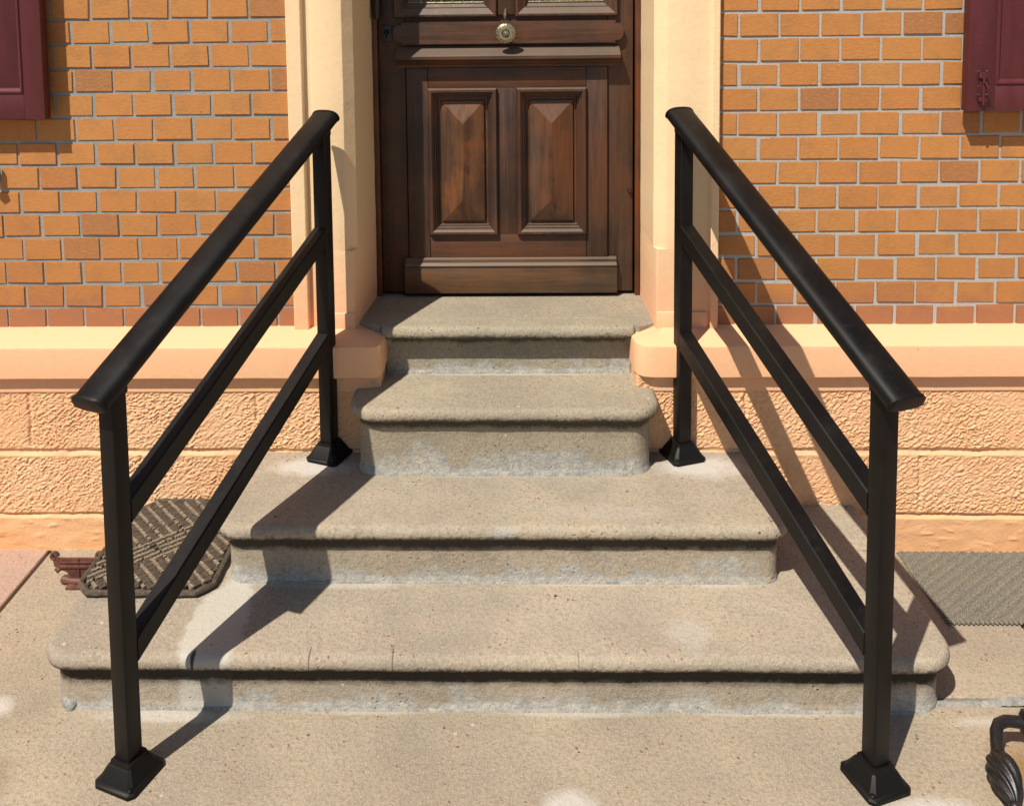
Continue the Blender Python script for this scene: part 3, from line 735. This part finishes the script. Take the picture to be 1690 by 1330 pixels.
# ------------------------------------------------------------------ handrails
def handrail(front, back, zb_back, label, adj):
    A, B = Vector((front[0], front[1], 0)), Vector((back[0], back[1], 0))
    d = (B-A).normalized(); ang = math.atan2(d.y, d.x)-math.pi/2
    root = empty('handrail', (front[0], front[1], 0)); tag(root, label, 'handrail', 'pair of black handrails')
    Rz = Matrix.Rotation(ang, 4, 'Z')
    def zt(y): return .872+.560*(y+.93)
    def post(P, z0, z1):
        bm = bmesh.new(); M = Matrix.Translation(P) @ Rz
        add_box(bm, -.020, .020, -.020, .020, z0+.01, z1, .0035, 3, M)
        po = finish(bm, 'post', M_BLACK, root)
        bm = bmesh.new()
        def sq(h, z, c=.006):
            pts = [(-h, -h+c), (-h+c, -h), (h-c, -h), (h, -h+c), (h, h-c), (h-c, h), (-h+c, h), (-h, h-c)]
            return [M @ Vector((x, y, z0+z)) for x, y in pts]
        add_loft(bm, [sq(.051, 0, .010), sq(.053, .002, .010), sq(.053, .009, .010), sq(.050, .012, .010), sq(.047, .0135, .009), sq(.031, .040, .005), sq(.0285, .0425, .004), sq(.0270, .0480, .004), sq(.0225, .0495, .003)])
        bc = finish(bm, 'base_cover', M_CAP, po, 22)
        sx = 1 if P.x < 0 else -1
        bm = bmesh.new(); c_ = M @ Vector((sx*.041, -.041, z0+.0140))
        lathe(bm, [(0, .0065), (.002, .0062), (.0045, .004), (.005, .001)], c_, (0, 0, 1), 12)
        finish(bm, 'screw', M_CAP, bc)
        return po
    post(A, 0, zt(A.y)-.030); post(B, zb_back, zt(B.y)-.030)
    def at(y, z):
        t_ = (y-A.y)/(B.y-A.y); return Vector((A.x+(B.x-A.x)*t_, y, z))
    def bar(name, z0, z1, w_, h_):
        p, q = A+d*.019, B-d*.019
        p.z, q.z = z0, z1; ax = (q-p).normalized(); side = ax.cross(Vector((0, 0, 1))).normalized(); up = side.cross(ax)
        bm = bmesh.new(); c = .003; ends = []
        prof = [(-w_/2+c, -h_/2), (w_/2-c, -h_/2), (w_/2, -h_/2+c), (w_/2, h_/2-c), (w_/2-c, h_/2), (-w_/2+c, h_/2), (-w_/2, h_/2-c), (-w_/2, -h_/2+c)]
        rings = []
        for base in (p, q):
            r = []
            for a, b in prof:
                v = base+side*a+up*b
                k = (base-v).dot(d)/ax.dot(d); r.append(v+ax*k)   # plumb cut against the post
            rings.append(r)
        add_loft(bm, rings); finish(bm, name, M_BLACK, root, 25)
    def mz(y): return .603+.462*(y+.85)
    def lz(y): return .296+.442*(y+.85)
    bar('middle_rail', mz(A.y)-.004+adj[0], mz(B.y)+.034+adj[1], .042, .049); bar('lower_rail', lz(A.y)+.004+adj[2], lz(B.y)+.040+adj[3], .042, .049)
    # top rail: flat-bottomed oval
    p, q = at(-.925, zt(-.925)), at(-.086, zt(-.086)); p.z -= .021; q.z -= .021
    ax = (q-p).normalized(); side = ax.cross(Vector((0, 0, 1))).normalized(); up = side.cross(ax)
    def oval(c_, k=1.0):
        pts = []
        for j in range(28):
            a = 2*math.pi*j/28; x = .0425*math.copysign(abs(math.cos(a))**.75, math.cos(a)); y = math.sin(a)
            y = .022*abs(y)**.85 if y > 0 else -.017*abs(y)**.5
            pts.append(c_+side*x*k+up*y*k)
        return pts
    bm = bmesh.new(); add_loft(bm, [oval(p), oval(q)]); tr = finish(bm, 'top_rail', M_BLACK, root, 50)
    for e_, s_ in ((p, -1), (q, 1)):
        bm = bmesh.new(); add_loft(bm, [oval(e_+ax*s_*.0005, 1.05), oval(e_+ax*s_*.006, 1.05), oval(e_+ax*s_*.0085, .98), oval(e_+ax*s_*.0095, .8)])
        finish(bm, 'end_cap', M_CAP, tr, 35)
    for P in (A, B):   # saddle under the top rail
        bm = bmesh.new(); M = Matrix.Translation(P) @ Rz; z = zt(P.y)
        add_box(bm, -.017, .017, -.028, .028, z-.060, z-.026, .003, 2, M); finish(bm, 'saddle', M_BLACK, tr)
handrail((-.8245, -.8732), (-.5392, -.0965-.012), .3076, 'black metal handrail on the left of the steps, beside the ribbed doormat', (0, 0, -.012, 0))
handrail((.7680, -.8732), (.5092, -.0965-.012), .3076, 'black metal handrail on the right of the steps, beside the plain grey mat', (.016, .002, .006, 0))

# ------------------------------------------------------------------ ribbed doormat on the lowest step
def ribbed_mat():
    x0, x1, y0, y1, z = -1.120, -.772, -.508, -.092, .1455
    root = empty('doormat', ((x0+x1)/2, (y0+y1)/2, z)); tag(root, 'dark ribbed rubber-link doormat lying on the left end of the lowest step', 'doormat')
    c = .035; out = [(x0+c, y0), (x1-c, y0), (x1, y0+c), (x1, y1-c), (x1-c, y1), (x0+c*1.6, y1), (x0, y1-c*2.2), (x0, y0+c)]
    bm = bmesh.new(); add_loft(bm, [[Vector((x, y, zz)) for x, y in out] for zz in (z, z+.008)]); finish(bm, 'mat_base', M_MATD, root)
    bm = bmesh.new(); pts = []
    for i in range(len(out)):
        a, b = Vector(out[i]), Vector(out[(i+1) % len(out)]); n = max(2, int((b-a).length/.02))
        for k in range(n): pts.append(a.lerp(b, k/n))
    ring = []
    n = len(pts)
    for i, p in enumerate(pts):
        dd = (pts[(i+1) % n]-pts[i-1]).normalized(); nn = Vector((dd.y, -dd.x)); r = .0085*(1+.15*math.sin(i*2.4))
        ring.append([Vector((p.x+nn.x*r*math.cos(t_), p.y+nn.y*r*math.cos(t_), z+.011+r*math.sin(t_))) for t_ in [2*math.pi*k/8 for k in range(8)]])
    ring.append(ring[0])
    add_loft(bm, ring, False, False); finish(bm, 'rope_edge', M_MATD, root)
    def inside(x, y): 
        n = len(out)
        for i in range(n):
            a, b = out[i], out[(i+1) % n]
            if (b[0]-a[0])*(y-a[1])-(b[1]-a[1])*(x-a[0]) < .010*math.hypot(b[0]-a[0], b[1]-a[1]): return False
        return True
    dark, light = bmesh.new(), bmesh.new()
    rr = random.Random(3)
    cx, cy = (x0+x1)/2, (y0+y1)/2
    for zone in (0, 1):
        ang = math.radians(-46 if zone == 0 else 42); ca, sa = math.cos(ang), math.sin(ang)
        per, wd, ll = ((.0300, .0190, .0086), (.0195, .0105, .0086))[zone]
        for i in range(-16, 17):
            for row in (0, 1):
                for j in range(-46, 47):
                    u, v = j*(.0091 if row == 0 else .0070), i*per+(0 if row == 0 else per/2)
                    x, y = cx+u*ca-v*sa, cy+u*sa+v*ca
                    # a wedge of opposite weave across the middle
                    mid = -.060 < (y-cy+.01)-(x-cx)*.75 < .055+.12*(x-cx)
                    if (zone == 1) != mid or not inside(x, y): continue
                    if row == 1 and rr.random() < .10: continue
                    M = Matrix.Translation((x, y, z+(.0155 if row == 0 else .0190)+rr.uniform(-.001, .001))) @ Matrix.Rotation(ang+rr.uniform(-.08, .08), 4, 'Z') @ Matrix.Rotation(rr.uniform(-.10, .10), 4, 'X')
                    if row == 1: add_box(light, -.0030, .0030, -.0036, .0036, -.007, .003, 0, 1, M)
                    else: add_box(dark, -ll/2, ll/2, -wd/2, wd/2, -.007, .005, .0018, 1, M)
    o = finish(dark, 'rubber_links', M_MATD, root, 20); o['kind'] = 'stuff'
    o = finish(light, 'twine_links', M_MATL, root, 20); o['kind'] = 'stuff'
ribbed_mat()

# ------------------------------------------------------------------ plain woven mat on the pavement
def woven_mat():
    x0, x1, y0, y1 = 1.150, 1.80, -.400, -.098
    root = empty('floor_mat', ((x0+x1)/2, (y0+y1)/2, 0)); tag(root, 'flat grey-brown woven fibre mat on the pavement right of the steps', 'mat')
    nx, ny = 420, 196; V = []; F = []
    for j in range(ny+1):
        for i in range(nx+1):
            x = x0+(x1-x0)*i/nx; y = y0+(y1-y0)*j/ny
            s = .0125; x_, y_ = x, y; x, y = x*.80+y*.60, y*.80-x*.60
            row = math.floor(y/s); ph = (x/(s*.85)+(.0 if row % 2 else .5)+((y/s)-row-.5)*(1.4 if row % 2 else -1.4))
            h = abs(math.sin(math.pi*ph))**.6*abs(math.sin(math.pi*(y/s)))**.5
            x, y = x_, y_
            e = min(1, min(x-x0, x1-x, y-y0, y1-y)/.006)
            V.append((x+.0015*noise.noise(Vector((y*12, 0, 0))), y+.0015*noise.noise(Vector((x*12, 4, 0))), .001+e*(.004+.0075*h)+.0015*noise.noise(Vector((x*8, y*8, 0)))))
    for j in range(ny):
        for i in range(nx):
            a = j*(nx+1)+i; F.append((a, a+1, a+nx+2, a+nx+1))
    me = bpy.data.meshes.new('weave'); me.from_pydata(V, [], F)
    for p in me.polygons: p.use_smooth = True
    put('weave', me, M_WOVEN, root)
    bm = bmesh.new(); n = int((x1-x0)/.0125)
    for k in range(n):
        x = x0+.006+k*.0125
        pts = [Vector((x-.003, y0+.004, .007)), Vector((x-.004, y0-.003, .009)), Vector((x, y0-.007, .006)), Vector((x+.004, y0-.003, .003)), Vector((x+.003, y0+.004, .005))]
        add_tube(bm, pts, .0026, 6)
    finish(bm, 'loop_edge', M_WOVEN, root, 60)
woven_mat()

# ------------------------------------------------------------------ rusty boot scraper, left
def boot_scraper():
    y = -.235
    root = empty('boot_scraper', (-1.26, y, 0)); tag(root, 'small rusty maroon iron boot scraper with curled ends beside the ribbed doormat', 'boot scraper')
    bm = bmesh.new()
    pts = [(-1.322, .078), (-1.310, .070), (-1.20, .070), (-1.186, .080), (-1.176, .074), (-1.182, .052), (-1.205, .035), (-1.225, .030), (-1.238, .008), (-1.262, .006), (-1.272, .024), (-1.290, .034), (-1.306, .036), (-1.318, .050)]
    add_loft(bm, [[Vector((x, yy, z)) for x, z in pts] for yy in (y-.004, y+.004)]); finish(bm, 'scraper_plate', M_RUST, root)
    for x, s in ((-1.317, 1), (-1.184, -1)):
        bm = bmesh.new(); add_tube(bm, [Vector((x+s*.011*math.cos(a)*(1-a/14), y, .076+.012*math.sin(a)*(1-a/14))) for a in [j*.5 for j in range(12)]], .0055, 8)
        finish(bm, 'scroll', M_RUST, root)
    bm = bmesh.new(); add_tube(bm, [Vector((-1.312, y, .041)), Vector((-1.302, y-.004, .034))], .008, 10)
    add_box(bm, -1.30, -1.20, y-.008, y-.003, .044, .052, .001); add_box(bm, -1.30, -1.20, y-.007, y-.003, .058, .063, .001)
    add_box(bm, -1.246, -1.2435, y-.007, y-.003, .020, .069)
    finish(bm, 'rib', M_RUST, root)
    bm = bmesh.new(); add_box(bm, -1.27, -1.23, y-.04, y+.02, 0, .008, .002); finish(bm, 'foot', M_RUST, root)
    bm = bmesh.new(); add_tube(bm, [Vector((-1.292, -.242, .012)), Vector((-1.287, -.244, .012)), Vector((-1.265, -.25, .012)), Vector((-1.14, -.27, .012))], [.010, .013, .009, .009], 10)
    finish(bm, 'foot_bar', M_RUST, root)
boot_scraper()

# ------------------------------------------------------------------ cast iron ornament, lower right corner
def ornament():
    root = empty('iron_ornament', (1.06, -.88, 0)); tag(root, 'black cast-iron curl ending in a twisted bulb on the rust-stained paving at lower right', 'ironwork')
    T = Vector((1.028, -.862, .052)); Bv = Vector((1.006, -.968, .036)); d = Bv-T; L = d.length
    bm = bmesh.new(); prof = []
    for k in range(25):
        u = k/24; r = .009+.0225*math.sin(math.pi*min(1, u**.8*1.02))**.8*(1-.18*u); prof.append((u*L*.96, r))
    dd = d.normalized(); a = dd.orthogonal().normalized(); b = dd.cross(a); rings = []
    for h, r in prof:
        rings.append([T+dd*h+(a*math.cos(t_)+b*math.sin(t_))*r*(1+.11*math.cos(9*(t_+h*17))) for t_ in [2*math.pi*k/90 for k in range(90)]])
    add_loft(bm, rings); finish(bm, 'twisted_bulb', M_IRON, root, 70)
    bm = bmesh.new(); lathe(bm, [(0, .006), (.004, .011), (.011, .012), (.018, .008), (.021, .001)], T+dd*(L*.94), dd, 16); finish(bm, 'tip', M_IRON, root, 60)
    bm = bmesh.new()
    pts = [T+dd*.012, Vector((1.038, -.843, .058)), Vector((1.050, -.818, .064)), Vector((1.064, -.802, .068)), Vector((1.085, -.794, .068)), Vector((1.110, -.794, .066)), Vector((1.150, -.80, .060)), Vector((1.19, -.83, .045)), Vector((1.21, -.88, .025)), Vector((1.21, -.93, .012))]
    add_tube(bm, pts, [.0135, .013, .0125, .012, .012, .0125, .013, .014, .014, .014], 16); finish(bm, 'curved_arm', M_IRON, root, 70)
    bm = bmesh.new(); lathe(bm, [(0, .014), (.004, .023), (.012, .025), (.020, .020), (.026, .014)], Vector((1.118, -.794, .065)), (1, -.1, -.1), 20, 8, .1); finish(bm, 'collar', M_IRON, root, 50)
    box('foot_plate', 1.17, 1.25, -.98, -.90, .0005, .012, M_IRON, root, .002)
ornament()
